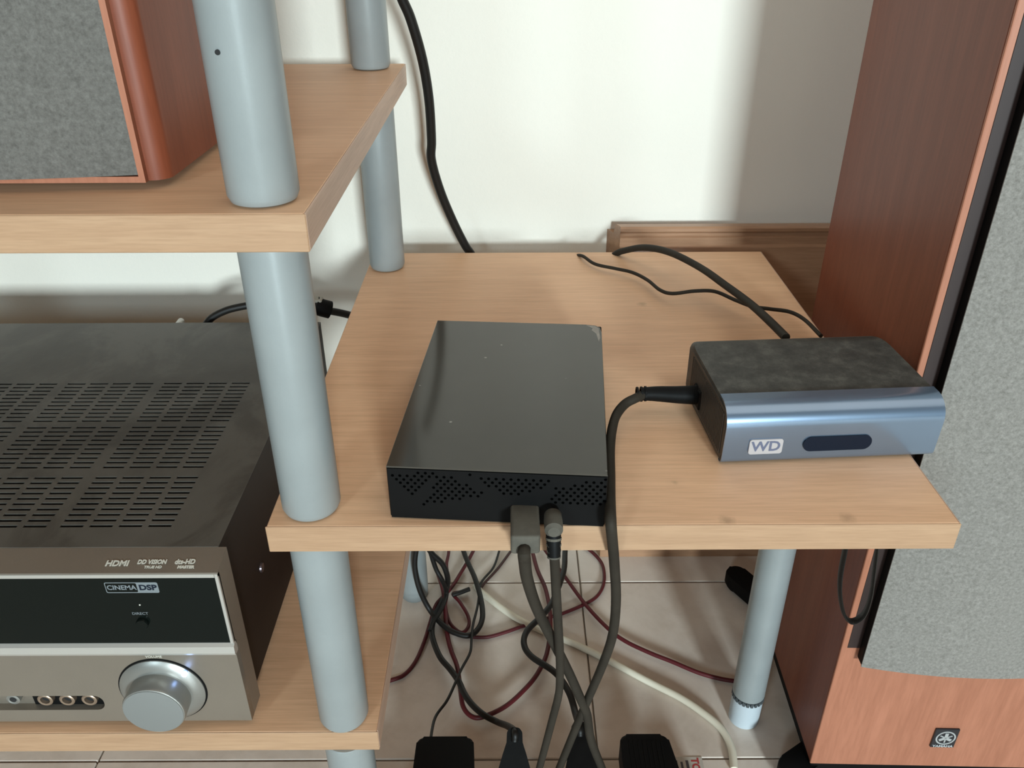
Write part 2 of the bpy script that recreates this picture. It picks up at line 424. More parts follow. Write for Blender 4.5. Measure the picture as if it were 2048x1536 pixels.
# volume knob
KC = (-.2174, RYF, .2693)
mesh_obj('knob_gap', lathe([(.0272, -.0003), (.0272, .0004)], KC, 'y', 64), MATTE_BLACK, rec)
mesh_obj('knob_skirt', lathe([(.0262, -.0004), (.0262, -.0012), (.0245, -.0026), (.0205, -.0042), (.0195, -.0044)], KC, 'y', 64), KNOB_METAL, rec, smooth=True)
kn = mesh_obj('volume_knob', lathe([(.0186, -.004), (.0190, -.0150), (.0185, -.0163), (.0178, -.0167)], KC, 'y', 64), KNOB_METAL, rec, smooth=True)
mesh_obj('knob_cap', lathe([(.0178, -.0164), (.0179, -.0170), (.0170, -.0172)], KC, 'y', 64), KNOB_FACE, kn, smooth=True)
mesh_obj('standby_light', lathe([(.0016, 0), (.0016, .0020)], (-.1994, RYF-.0048, .2872), 'y', 16), LED, rec)
# jack recess
mesh_obj('jack_plate', box(-.3040, -.2580, RYF+.0040, RYF+.0050, .2512, .2632), MATTE_BLACK, rec)
for x in (-.2945, -.2807, -.2667):
    j = mesh_obj('jack', lathe([(.0048, .0040), (.0048, .0010), (.0042, .0006), (.0030, .0008), (.0029, .0040)], (x, RYF, .2585), 'y', 28), plain('jack_ring', (.30,.22,.16), .35, .6), rec, smooth=True)
    mesh_obj('jack_hole', lathe([(.0029, .0030), (.0029, .0034)], (x, RYF, .2585), 'y', 20), DARK, j)
j = mesh_obj('headphone_jack', lathe([(.0042, .0040), (.0042, .0012), (.0030, .0008), (.0022, .0012)], (-.3146, RYF, .2590), 'y', 28), KNOB_METAL, rec, smooth=True)
mesh_obj('jack_hole', lathe([(.0021, .0010), (.0021, .0013)], (-.3146, RYF, .2590), 'y', 20), DARK, j)
mesh_obj('jack', lathe([(.0042, .0040), (.0042, .0012), (.0030, .0008), (.0022, .0012)], (-.3400, RYF, .2590), 'y', 28), KNOB_METAL, rec, smooth=True)
# body and perforated cover
BX1, BYB = -.1716, .6765
mesh_obj('chassis', box(RX0+.005, BX1-.0012, .3740, BYB, .2405, .3560), REC_SIDE, rec)
cov = bmesh.new()
zt = .3675
SP, SL, RP, RW = .01775, .01400, .00545, .0024
xe = [RX0+.004]; xr = -.2055; cols = []
k = 0
while xr-k*SP-SL-(.004 if k >= 4 else 0)*1 > RX0+.02:
    off = (.0045 if k >= 4 else 0)+(.0045 if k >= 8 else 0)+(.0045 if k >= 12 else 0)+(.0045 if k >= 16 else 0)
    cols.append((xr-k*SP-off-SL, xr-k*SP-off)); k += 1
cols = sorted(c for c in cols if c[0] > RX0+.01)
rows = []
for (ya, n) in ((.3915, 10), (.4525, 10), (.5105, 11)):
    for i in range(n): rows.append((ya+i*RP, ya+i*RP+RW))
xs = sorted({round(v, 5) for c in cols for v in c} | {RX0+.004, BX1}); ys = sorted({round(v, 5) for r in rows for v in r} | {.3735, BYB})
grid = [[cov.verts.new((x, y, zt)) for y in ys] for x in xs]
cs = {round(c[0], 5) for c in cols}; rs_ = {round(r[0], 5) for r in rows}
for i in range(len(xs)-1):
    for jn in range(len(ys)-1):
        if xs[i] in cs and ys[jn] in rs_: continue
        cov.faces.new((grid[i][jn], grid[i+1][jn], grid[i+1][jn+1], grid[i][jn+1]))
r = bmesh.ops.extrude_face_region(cov, geom=list(cov.faces))
bmesh.ops.translate(cov, verts=[v for v in r['geom'] if isinstance(v, bmesh.types.BMVert)], vec=(0, 0, -.0009))
mesh_obj('top_cover', cov, REC_TOP, rec)
sd = box(BX1-.0010, BX1, .3738, BYB, .2405, zt-.0001, .0004, 1); box(RX0+.004, BX1-.001, BYB-.001, BYB, .2405, zt-.0001, bm=sd)
box(RX0+.004, RX0+.005, .3738, BYB-.001, .2405, zt-.0001, bm=sd)
mesh_obj('side_panel', sd, REC_SIDE, rec)
mesh_obj('side_glint', lathe([(.0035, 0), (.0032, .0012), (.0012, .0016)], (BX1, .43, .300), 'x', 20), plain('glint_metal', (.12,.10,.11), .3, .8), rec, smooth=True)  # small metal disc standing in for a reflection on the side panel
mesh_obj('antenna_post', lathe([(.0030, 0), (.0030, .010), (.0022, .011)], (-.301, BYB, .3645), 'y', 16), SILVER_BRIGHT, rec, smooth=True)
for x in (-.55, -.215):
    for y in (.395, .645):
        mesh_obj('foot', lathe([(.016, 0), (.017, .0015), (.017, .0069)], (x, y, ZC), 'z', 28), BLACK, rec, smooth=True)

# ------------------------------------------------------------ bookshelf speaker on the top shelf
bs = root('bookshelf_speaker', 'small cherry wood speaker with dark grille on the upper shelf, left', 'speaker', (-.27, .46, ZA))
X1s, Y0s, Z0s, Z1s = -.1580, .3800, ZA+.004, ZA+.29
def splan(inset, y0):
    pts = [(-.40+inset, .560), (-.40+inset, y0)]
    pts += [(-.1670-inset, y0)]
    for k in range(1, 7):
        t = math.radians(90*k/6); pts.append((-.1670+.0090*math.sin(t)-inset, y0+.0075*(1-math.cos(t))))
    pts += [(-.1570-inset, .46), (-.1590-inset, .52), (-.1600-inset, .560)]
    return pts
cab = mesh_obj('cabinet', prism(splan(0, Y0s), 'z', Z0s, Z1s), CHERRY, bs, smooth=True)
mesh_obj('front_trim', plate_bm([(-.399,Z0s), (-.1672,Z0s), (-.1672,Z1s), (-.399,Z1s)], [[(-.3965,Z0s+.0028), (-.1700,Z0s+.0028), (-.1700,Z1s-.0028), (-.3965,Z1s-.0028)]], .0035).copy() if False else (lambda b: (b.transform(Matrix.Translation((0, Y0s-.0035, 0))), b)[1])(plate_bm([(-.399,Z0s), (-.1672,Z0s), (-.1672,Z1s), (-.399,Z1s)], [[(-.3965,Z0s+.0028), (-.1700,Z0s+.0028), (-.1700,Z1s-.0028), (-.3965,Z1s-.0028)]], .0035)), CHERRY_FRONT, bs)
pts = [(-.3960, Y0s-.0005)]
n = 24
for k in range(n+1):
    x = -.3960+.2255*k/n; u = abs(2*k/n-1); pts.append((x, Y0s-.0022-.0090*(1-u**2.2)))
pts += [(-.1705, Y0s-.0005)]
mesh_obj('grille', prism(pts, 'z', Z0s+.0033, Z1s-.0033), GRILLE_DARK, bs, smooth=True)
for x in (-.37, -.20):
    for y in (.40, .53): mesh_obj('foot', lathe([(.007, 0), (.007, .0042)], (x, y, ZA), 'z', 20), BLACK, bs)

# ------------------------------------------------------------ tower speaker
TW, TD, TZ = .212, .200, .040
tw = root('tower_speaker', 'tall cherry wood floor speaker with grey cloth grille and square badge', 'speaker', (.2597, .4649, 0), math.radians(-1.6))
def L(name, bm, m, parent=tw, **k): return mesh_obj(name, bm, m, parent, world=False, **k)
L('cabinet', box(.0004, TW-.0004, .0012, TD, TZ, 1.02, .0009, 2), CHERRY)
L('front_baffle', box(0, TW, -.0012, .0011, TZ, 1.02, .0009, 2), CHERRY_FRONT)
gx0, gx1 = .0135, TW-.0135
pts = [(gx0, -.0112)]
n = 30
for k in range(n+1):
    x = gx0+(gx1-gx0)*k/n; u = abs(2*k/n-1); pts.append((x, -.0120-.0095*(1-u**2)))
pts += [(gx1, -.0112)]
g = prism(pts, 'z', .1740, .985)
L('grille', g, GRILLE, smooth=True)
L('inner_baffle', box(.0042, TW-.0042, -.0015, .0005, .1830, .995, .0004, 1), plain('dark_baffle', (.020,.008,.006), .55))  # thin near-black maroon panel behind the grille, inset from the cabinet edges
L('grille_frame', box(gx0, gx1, -.0112, -.0012, .1740, .985, .0015, 2), MATTE_BLACK)
bx, bz = .1063, .0790
bd = L('badge', box(bx-.0100, bx+.0100, -.0030, -.0012, bz-.0115, bz+.0115, .0004, 1), plain('badge_black', (.012,.014,.018), .3))
q = lathe([(.0083, -.0004), (.0083, .0003), (.0070, .0003), (.0070, -.0004), (.0083, -.0004)], (bx, -.0031, bz+.0012), 'y', 32, close=False)
for k in range(3):
    w = box(-.0006, .0006, -.0004, .0003, -.0058, .0058)
    for s in (-1, 1):
        box(s*.0010-.0004, s*.0010+.0004, -.0004, .0003, .0010, .0058, bm=w)
    w.transform(Matrix.Translation((bx, -.0031, bz+.0012)) @ Matrix.Rotation(2*PI*k/3, 4, 'Y')); join(q, w)
L('emblem', q, plain('emblem_silver', (.55,.60,.62), .3, .6), bd)
L('badge_text', text_bm('YAMAHA', .0036, .00015, facing_front(bx, -.0032, bz-.0094), .0001, 1.15), plain('badge_text_silver', (.50,.54,.56), .4, .3), bd)
L('plinth', box(.006, TW-.006, .010, TD-.008, .016, TZ, .002, 2), MATTE_BLACK)
def spike_foot(x, y, ang, back=.026):
    b = prism(rrect(-.030, back, -.0125, .0125, .0120, 8), 'z', .006, .022, .002, 2)
    join(b, lathe([(.0085, 0), (.010, .002), (.010, .006)], (-.016, 0, 0), 'z', 20))
    b.transform(Matrix.Translation((x, y, 0)) @ Matrix.Rotation(ang, 4, 'Z'))
    L('foot', b, MATTE_BLACK, smooth=True)
spike_foot(.0030, .2440, math.radians(-58), .055); spike_foot(.0060, .0200, math.radians(34))
spike_foot(TW-.003, .2440, math.radians(238), .055); spike_foot(TW-.004, .0180, math.radians(150))

# ------------------------------------------------------------ external drive
dr = root('external_drive', 'glossy black box-shaped external hard drive lying left on the wing shelf', 'hard drive', (-.0655, .3522, ZB), math.radians(-4.4))
DW, DD, DH = .1150, .1765, .0342
def L(name, bm, m, parent, **k): return mesh_obj(name, bm, m, parent, world=False, **k)
L('case', box(0, DW, .0008, DD, .0008, DH-.0010, .0006, 1), BLACK, dr)
tp = L('top_panel', prism([(.0002,.0002), (DW-.0002,.0002), (DW-.0002,DD-.011), (DW-.0012,DD-.004), (DW-.004,DD-.001), (DW-.011,DD), (.0002,DD)], 'z', DH-.0010, DH, .0003, 1), DRIVE_TOP, dr)
L('scuff_mark', prism([(DW-.0105,DD-.0012), (DW-.0045,DD-.0022), (DW-.0020,DD-.0055), (DW-.0014,DD-.020), (DW-.0022,DD-.026), (DW-.0038,DD-.014), (DW-.0070,DD-.0085), (DW-.0062,DD-.0060), (DW-.0080,DD-.0035)], 'z', DH-.0001, DH+.00008), plain('worn_plastic', (.30,.28,.25), .7, mott=.3), tp)
L('connector_face', box(.0008, DW-.0008, 0, .0010, .001, DH-.0012), MATTE_BLACK, dr)
def inside(p, poly):
    c = False
    for i in range(len(poly)):
        (x0, y0), (x1, y1) = poly[i-1], poly[i]
        if (y0 > p[1]) != (y1 > p[1]) and p[0] < (x1-x0)*(p[1]-y0)/(y1-y0)+x0: c = not c
    return c
polys = [[(115,1035), (410,1010), (255,1160)], [(370,1030), (440,1030), (560,1080), (690,1150), (560,1175), (300,1210), (400,1060)],
         [(575,1035), (1090,1070), (1050,1110), (830,1170)], [(1060,1215), (1090,1120), (1290,1080), (1395,1065), (1390,1225)]]
vh = bmesh.new()
for a in range(30):
    for c in range(12):
        cx = 110+a*44+(c % 2)*22; cy = 1015+c*20+(a*44)*.045
        if any(inside((cx, cy), pl) for pl in polys):
            u = (cx-95)/1305*DW; w = DH*(1-(cy-(985+65*(cx-95)/1305))/300)
            join(vh, lathe([(.00085, -.00006), (.00085, .0003)], (u, 0, w), 'y', 8))
o = L('vent_holes', vh, plain('hole_black', (.001,.001,.001), .95, spec=0), dr); o['kind'] = 'stuff'
for x in (.01, DW-.01):
    for y in (.012, DD-.012): L('foot', lathe([(.004, 0), (.004, .0009)], (x, y, 0), 'z', 16), BLACK, dr)
# ------------------------------------------------------------ media player
wd = root('media_player', 'blue-fronted black media player at right edge of the wing shelf', 'media player', (.1226, .3979, ZB), math.radians(3.4))
WW, WDp, WH = .1285, .0925, .0392
rf = .0125
def wprof(ins, back):
    p = [(.0060+ins, .0010+ins)]
    for k in range(4):
        t = math.radians(200+0-k*30+30); p.append((.0052+.0040*math.cos(math.radians(260-k*27))+ins, .0050+.0040*math.sin(math.radians(260-k*27))))
    for k in range(9):
        t = math.radians(180-90*k/8); p.append((rf+(rf-ins)*math.cos(t), WH-rf+(rf-ins)*math.sin(t)))
    p += back; return p
body_prof = wprof(.0009, [(WDp-.006, WH-.0009), (WDp-.002, WH-.0025), (WDp, WH-.006), (WDp, .004), (WDp-.003, .001)])
plan = rrect(.0006, WW-.0006, 0, WDp, .010, 6, rs=(.011, .009, .001, .001))
b = prism(body_prof, 'x', .0006, WW-.0006)
# rounded rear corners: trim the rear of the body with the plan outline
for v in b.verts:
    pass
bmesh.ops.bevel(b, geom=[e for e in b.edges if all(abs(v.co.y-WDp) < .0065 for v in e.verts) and abs(e.verts[0].co.x-e.verts[1].co.x) < 1e-6], offset=.0045, segments=4, profile=.5, affect='EDGES')
L('case', b, WD_TOP, wd, smooth=True)
# blue metal front: thin shell following the rounded nose
outer = wprof(0, [(.0185, WH)]); inner = wprof(.0009, [(.0185, WH-.0009)])
L('front_shell', prism(outer+inner[::-1], 'x', .0002, WW-.0002), BLUE_METAL, wd, smooth=True)
sv = bmesh.new()
L('side_cheek', prism(rrect(.0020, WDp-.010, .0035, WH-.0035, .006, 5), 'x', .0001, .0006), WD_SIDE, wd)
k = .006
while k < WDp-.016:
    box(-.0004, .0002, k, k+.0010, .006, WH-.006, bm=sv); k += .0024
L('side_ribs', sv, WD_SIDE, wd)['kind'] = 'stuff'
def yfront(z): return .0012 if z > WH-rf else .0
L('display_window', prism(rrect(.0470, .0878, .0092, .0190, .0048, 8), 'y', -.0004, .0012), PILL, wd, smooth=True)
lg = L('logo_plate', prism(rrect(.0150, .0348, .0086, .0186, .0016, 4), 'y', -.0004, .0012), LOGO_PAPER, wd)
L('logo_text', text_bm('WD', .0092, .00015, facing_front(.0249, -.00045, .0137), .0002, 1.05), plain('logo_ink', (.10,.11,.17), .6), lg)
for x in (.012, WW-.05):
    for y in (.014, WDp-.012): L('foot', lathe([(.004, 0), (.004, .0014)], (x, y, 0), 'z', 16), BLACK, wd)
L('rear_port', box(.045, .075, WDp-.0005, WDp+.0015, .010, .024, .0005, 1), MATTE_BLACK, wd)
L('power_socket', box(-.0016, .0008, .0500, .0640, .0080, .0210, .0008, 1), MATTE_BLACK, wd)

# ------------------------------------------------------------ cables
CAB = {}
CAB['wall_cord']=[(-0.0871, 0.7, 0.6433), (-0.0829, 0.7051, 0.629), (-0.0778, 0.7102, 0.6141), (-0.0715, 0.7201, 0.5829), (-0.0687, 0.7297, 0.5496), (-0.0692, 0.7392, 0.5139), (-0.0706, 0.744, 0.4951), (-0.0649, 0.7513, 0.4656), (-0.0551, 0.7591, 0.4343), (-0.0444, 0.7657, 0.4069), (-0.0376, 0.7689, 0.3938), (-0.0285, 0.775, 0.3664)]
CAB['thick_back']=[(0.0901, 0.765, 0.3859), (0.0991, 0.7451, 0.4044), (0.1064, 0.732, 0.4133), (0.1206, 0.7073, 0.4254), (0.1372, 0.6763, 0.4324), (0.1547, 0.6354, 0.4349), (0.1667, 0.5982, 0.4352), (0.1764, 0.5604, 0.4365), (0.1821, 0.5276, 0.4374), (0.1852, 0.5, 0.4386)]
CAB['thin_back']=[(0.0532, 0.765, 0.3861), (0.0617, 0.752, 0.3999), (0.0668, 0.7296, 0.409), (0.0764, 0.7071, 0.4099), (0.0929, 0.6929, 0.4112), (0.1068, 0.6807, 0.4123), (0.1171, 0.6611, 0.4133), (0.124, 0.6373, 0.4143), (0.1328, 0.6281, 0.4151), (0.1514, 0.6298, 0.4165), (0.1669, 0.6258, 0.4177), (0.1783, 0.6057, 0.4191), (0.1883, 0.5906, 0.4202), (0.1998, 0.5835, 0.4213), (0.2126, 0.5751, 0.4226), (0.2187, 0.5587, 0.4236), (0.2208, 0.5293, 0.425)]
CAB['wd_power']=[(0.0775, 0.4469, 0.423), (0.071, 0.4434, 0.4211), (0.0647, 0.4341, 0.4189), (0.0607, 0.4212, 0.4163), (0.0579, 0.4046, 0.413), (0.0554, 0.38, 0.4128), (0.0519, 0.35, 0.4185), (0.0503, 0.33, 0.418), (0.0554, 0.3436, 0.3825), (0.0608, 0.3591, 0.3378), (0.0627, 0.3727, 0.2948), (0.0597, 0.3849, 0.2541), (0.0531, 0.3996, 0.2019), (0.0467, 0.4122, 0.1533), (0.0363, 0.43, 0.0776)]
CAB['usb']=[(0.0057, 0.318, 0.4161), (0.0064, 0.3254, 0.399), (0.0082, 0.3348, 0.3765), (0.0145, 0.3495, 0.3397), (0.0265, 0.3676, 0.2917), (0.0382, 0.3832, 0.2466), (0.048, 0.3959, 0.2065), (0.0539, 0.4034, 0.1813), (0.0597, 0.4151, 0.1379), (0.0729, 0.43, 0.0806)]
CAB['barrel']=[(0.0214, 0.325, 0.406), (0.0224, 0.3301, 0.3914), (0.0247, 0.3419, 0.3549), (0.0287, 0.3587, 0.297), (0.0302, 0.3671, 0.2652), (0.0303, 0.3739, 0.2383), (0.0269, 0.3835, 0.1987), (0.0196, 0.4, 0.1235)]
CAB['black_mid']=[(0.0668, 0.7896, 0.02), (0.0633, 0.7615, 0.0207), (0.0603, 0.7303, 0.0216), (0.051, 0.6966, 0.0226), (0.0414, 0.6711, 0.0234), (0.0299, 0.6533, 0.0241), (0.0154, 0.6332, 0.025), (0.0119, 0.6147, 0.0257), (0.0193, 0.5974, 0.0264), (0.0423, 0.5756, 0.0277), (0.0547, 0.5502, 0.0289), (0.0595, 0.5234, 0.03), (0.0602, 0.4915, 0.05)]
CAB['black_loop']=[(-0.0951, 0.693, 0.1167), (-0.1, 0.6901, 0.1019), (-0.1044, 0.6871, 0.0857), (-0.1058, 0.6836, 0.066), (-0.1015, 0.6788, 0.0398), (-0.0909, 0.6738, 0.014), (-0.0744, 0.6515, 0.014), (-0.0597, 0.6406, 0.014), (-0.0466, 0.6377, 0.014), (-0.0373, 0.6469, 0.014), (-0.0329, 0.6644, 0.014), (-0.0354, 0.6911, 0.014), (-0.0433, 0.7249, 0.014), (-0.0554, 0.7601, 0.014), (-0.0643, 0.7929, 0.014)]
CAB['black_to_plug']=[(-0.0937, 0.69, 0.0985), (-0.0872, 0.6915, 0.0816), (-0.0766, 0.6933, 0.0649), (-0.0721, 0.695, 0.0436), (-0.0758, 0.7116, 0.009), (-0.0801, 0.6908, 0.0099), (-0.0865, 0.6653, 0.0111), (-0.0866, 0.6403, 0.0123), (-0.0763, 0.61, 0.0138), (-0.0641, 0.5918, 0.0149), (-0.0545, 0.5757, 0.0159), (-0.0482, 0.5602, 0.0168), (-0.0397, 0.5457, 0.0178), (-0.0277, 0.5327, 0.0189), (-0.0137, 0.5233, 0.02), (-0.0049, 0.5, 0.045), (0.0005, 0.4765, 0.07)]
CAB['thin_adapter']=[(-0.0132, 0.8043, 0.004), (-0.0167, 0.7771, 0.0059), (-0.0229, 0.7492, 0.0079), (-0.0363, 0.7211, 0.0105), (-0.0382, 0.6915, 0.0128), (-0.0398, 0.6731, 0.0143), (-0.0428, 0.6505, 0.0163), (-0.0434, 0.6274, 0.0183), (-0.0442, 0.6081, 0.0201), (-0.0518, 0.5851, 0.0225), (-0.0567, 0.5666, 0.0245), (-0.0635, 0.5429, 0.0271), (-0.0732, 0.5208, 0.03), (-0.0767, 0.4935, 0.045)]
CAB['red_a']=[(-0.1353, 0.5809, 0.003), (-0.1269, 0.587, 0.0032), (-0.1123, 0.5944, 0.0034), (-0.1021, 0.6118, 0.0037), (-0.0951, 0.6395, 0.0041), (-0.0909, 0.6674, 0.0044), (-0.0867, 0.6922, 0.0047), (-0.0775, 0.7078, 0.0049), (-0.0697, 0.7221, 0.0051), (-0.0609, 0.7444, 0.0054), (-0.0491, 0.7774, 0.0058), (-0.0432, 0.8021, 0.006)]
CAB['red_b']=[(-0.0782, 0.8024, 0.006), (-0.0778, 0.7774, 0.006), (-0.0789, 0.7569, 0.006), (-0.0756, 0.7337, 0.006), (-0.0751, 0.7067, 0.006), (-0.0755, 0.6878, 0.006), (-0.0689, 0.6636, 0.006), (-0.0561, 0.6496, 0.006), (-0.0483, 0.6583, 0.006), (-0.0495, 0.6739, 0.006), (-0.0595, 0.6947, 0.006), (-0.0683, 0.7082, 0.006), (-0.0604, 0.7114, 0.006), (-0.0507, 0.7146, 0.006)]
CAB['red_c']=[(-0.0985, 0.7718, 0.011), (-0.0881, 0.7387, 0.0108), (-0.0797, 0.7098, 0.0107), (-0.0754, 0.6809, 0.0106), (-0.0709, 0.6456, 0.0104), (-0.0651, 0.6212, 0.0102), (-0.0576, 0.5999, 0.0101), (-0.0532, 0.5752, 0.01), (-0.049, 0.5505, 0.0098), (-0.0397, 0.5383, 0.0097), (-0.028, 0.5383, 0.0096), (-0.0067, 0.5506, 0.0094), (0.0128, 0.5717, 0.0092), (0.0255, 0.5906, 0.0091), (0.0351, 0.6137, 0.0089), (0.0398, 0.6386, 0.0088), (0.042, 0.6647, 0.0086), (0.0413, 0.6876, 0.0085), (0.0379, 0.7155, 0.0084), (0.03, 0.745, 0.0082), (0.0254, 0.7743, 0.0081), (0.0223, 0.7993, 0.008)]
CAB['red_d']=[(-0.0802, 0.6651, 0.003), (-0.0656, 0.6518, 0.003), (-0.0473, 0.6467, 0.003), (-0.0277, 0.6458, 0.003), (-0.0071, 0.6529, 0.003), (0.0116, 0.6615, 0.003), (0.0306, 0.6681, 0.003), (0.0426, 0.6747, 0.003), (0.0563, 0.68, 0.003), (0.0827, 0.6945, 0.003), (0.0988, 0.7086, 0.003), (0.1079, 0.7307, 0.003), (0.1089, 0.7589, 0.003), (0.0999, 0.7796, 0.003), (0.0876, 0.7953, 0.003)]
CAB['red_e']=[(0.0346, 0.7934, 0.009), (0.0431, 0.7735, 0.0087), (0.061, 0.7356, 0.0081), (0.0822, 0.6901, 0.0073), (0.1035, 0.6554, 0.0065), (0.121, 0.6364, 0.006), (0.1456, 0.6203, 0.0054), (0.1665, 0.6092, 0.0049), (0.1944, 0.5939, 0.0041), (0.222, 0.5854, 0.0035), (0.243, 0.585, 0.003)]
CAB['brown_wire']=[(0.0068, 0.8034, 0.003), (-0.0038, 0.7803, 0.003), (-0.0182, 0.7519, 0.003), (-0.0354, 0.7241, 0.003), (-0.0362, 0.7127, 0.003)]
CAB['white_cable']=[(-0.0436, 0.7242, 0.003), (-0.0327, 0.7095, 0.003), (0.0012, 0.675, 0.003), (0.0339, 0.6526, 0.003), (0.0651, 0.6354, 0.003), (0.1009, 0.6119, 0.003), (0.1394, 0.5837, 0.003), (0.1667, 0.565, 0.003), (0.1853, 0.5476, 0.003), (0.2003, 0.5285, 0.003), (0.2054, 0.5071, 0.003), (0.2029, 0.4841, 0.003)]
CAB['ribbon']=[(0.2216, 0.425, 0.3283), (0.222, 0.4243, 0.3181), (0.2225, 0.4229, 0.2973), (0.2252, 0.4218, 0.28), (0.2308, 0.4207, 0.2632), (0.2375, 0.4201, 0.2566), (0.244, 0.4193, 0.2645), (0.2444, 0.4182, 0.2834), (0.2411, 0.4168, 0.3072), (0.2381, 0.4156, 0.3269), (0.2361, 0.415, 0.3367)]
CAB['receiver_cord']=[(-0.2849, 0.69, 0.3535), (-0.2758, 0.6922, 0.3641), (-0.2626, 0.6947, 0.3705), (-0.249, 0.6971, 0.3734), (-0.2312, 0.7002, 0.3749), (-0.2093, 0.7041, 0.3735), (-0.183, 0.7087, 0.3687), (-0.1767, 0.71, 0.3651)]
CAB['receiver_cord2']=[(-0.1711, 0.715, 0.3607), (-0.1596, 0.7255, 0.3526), (-0.1438, 0.7399, 0.3393), (-0.1237, 0.76, 0.3128)]
CAB['stub']=[(-0.0684, 0.7035, 0.009), (-0.0628, 0.7059, 0.009), (-0.0567, 0.709, 0.009), (-0.0494, 0.713, 0.009)]
CAB['dark2']=[(-0.0914, 0.694, 0.0985), (-0.0884, 0.6927, 0.0799), (-0.0839, 0.6912, 0.0597), (-0.0779, 0.69, 0.0446), (-0.0748, 0.7003, 0.016), (-0.0783, 0.6777, 0.0153), (-0.0867, 0.6562, 0.0144), (-0.089, 0.6444, 0.014)]
def clampc(pts, r): return [(x, min(y, YW-r-.001), max(z, r+.0003)) for x, y, z in pts]
def cable(key, name, label, r, m, cat='cable', **k):
    o = mesh_obj(name, tube(clampc(CAB[key], r), r, **k), m, smooth=True)
    return tag(o, label, cat)
cable('wall_cord', 'wall_cable', 'thick black cable hanging down the wall behind the wing shelf', .0041, CABLE)
cable('thick_back', 'data_cable', 'thicker black cable arching from back edge to the media player', .0030, CABLE_GREY)
cable('thin_back', 'thin_cable', 'thin wavy dark cable crossing the shelf behind the media player', .0015, CABLE_GREY)
cable('black_loop', 'black_cable', 'black cable looping on the floor beside the rear pole', .0030, CABLE)
cable('red_a', 'red_cable', 'red cable curving out to the left below the lower shelf', .0022, RED)
cable('red_b', 'red_cable', 'small red loop at the heart of the floor tangle', .0020, RED)
cable('red_c', 'red_cable', 'dark red cable making the big bottom loop above the black plug', .0024, RED)
cable('red_d', 'red_cable', 'dark red cable curling right into a round end under the shelf', .0020, RED)
cable('red_e', 'red_cable', 'red cable running across the tiles to the wing leg', .0022, RED)
cable('brown_wire', 'brown_wire', 'short brown wire on the floor near the wall, left of centre', .0016, BROWN)
cable('white_cable', 'white_cable', 'ivory cable curving across the floor tiles', .0037, WHITE_CABLE)
cable('ribbon', 'cable_loop', 'flat black cable loop hanging under shelf beside the tower speaker', .0034, CABLE, flat=.35)
cable('stub', 'black_cable', 'short black cable end poking out of the red tangle', .0026, CABLE)
cable('dark2', 'black_cable', 'black cable dropping steeply past the rear pole into the tangle', .0026, CABLE)
# receiver lead with a coupling
t = root('receiver_lead', 'black lead with plug behind the receiver, seen past the front pole', 'cable', (-.20, .70, .34))
mesh_obj('lead', tube(clampc(CAB['receiver_cord'], .003), .0034), CABLE, t, smooth=True)
mesh_obj('plug', tube([(-.1830,.7087,.3700), (-.1775,.7100,.3665), (-.1705,.7125,.3630)], .0085, 14), BLACK, t, smooth=True)
mesh_obj('plug_collar', box(-.1835, -.1755, .7040, .7140, .3735, .3765, .001, 1), plain('collar', (.35,.33,.28), .6), t)
mesh_obj('lead', tube(clampc(CAB['receiver_cord2'], .003), .0036), CABLE, t, smooth=True)
# usb lead of the drive
t = root('usb_lead', 'dusty grey lead with a flat block plug in the external drive', 'cable', (.0065, .32, .41))
mesh_obj('plug', prism(rrect(-.0008, .0142, .3215, .3480, .0018, 4), 'z', .4062, .4178, .0013, 3), DUST_GREY, t, smooth=True)
mesh_obj('lead', tube([(.0062,.3225,.4100), (.0060,.3185,.4090)]+CAB['usb'][1:], .0033), CABLE_GREY, t, smooth=True)
# barrel power lead of the drive
t = root('drive_power_lead', 'dusty lead with ribbed right-angle barrel plug in the external drive', 'power lead', (.0216, .33, .41))
b = lathe([(.0030, .008), (.0046, .006), (.0049, 0), (.0047, -.006), (.0030, -.0078)], (.0212, .3340, .4165), 'y', 24)
mesh_obj('plug', b, DUST_GREY, t, smooth=True)
rb = tube([(.0212,.3330,.4160), (.0213,.3285,.4090), (.0215,.3255,.4015)], (.0042, .0034), 16)
mesh_obj('strain_relief', rb, BLACK, t, smooth=True)
for k in range(4):
    z = .4095-.0030*k; y = .3290-.0012*k
    q = lathe([(.0028, 0), (.0041-.0002*k, 0), (.0041-.0002*k, .0013), (.0028, .0013)], (0, 0, 0), 'z', 16, close=False)
    q.transform(Matrix.Translation((.0213+.00005*k, y, z)) @ Matrix.Rotation(math.radians(-22), 4, 'X'))
    mesh_obj('rib', q, DUST_GREY, t)
mesh_obj('lead', tube([(.0214,.3262,.4040)]+CAB['barrel'][1:], .0027), CABLE_GREY, t, smooth=True)
# media player power lead
t = root('player_power_lead', 'black power lead plugged into the media player side, draped over front edge', 'power lead', (.08, .45, ZB))
mesh_obj('plug', tube([(.1185,.4560,.4200), (.1050,.4548,.4210), (.0920,.4535,.4225), (.0825,.4525,.4230)], (.0062, .0042), 18), BLACK, t, smooth=True)
for k in range(3):
    q = lathe([(.0036, 0), (.0049, 0), (.0049, .0012), (.0036, .0012)], (.0790+.0026*k, .4520+.0004*k, .4230), 'x', 16, close=False)
    mesh_obj('rib', q, BLACK, t)
mesh_obj('lead', tube([(.0850,.4528,.4230)]+CAB['wd_power'], .0030), CABLE_GREY, t, smooth=True)
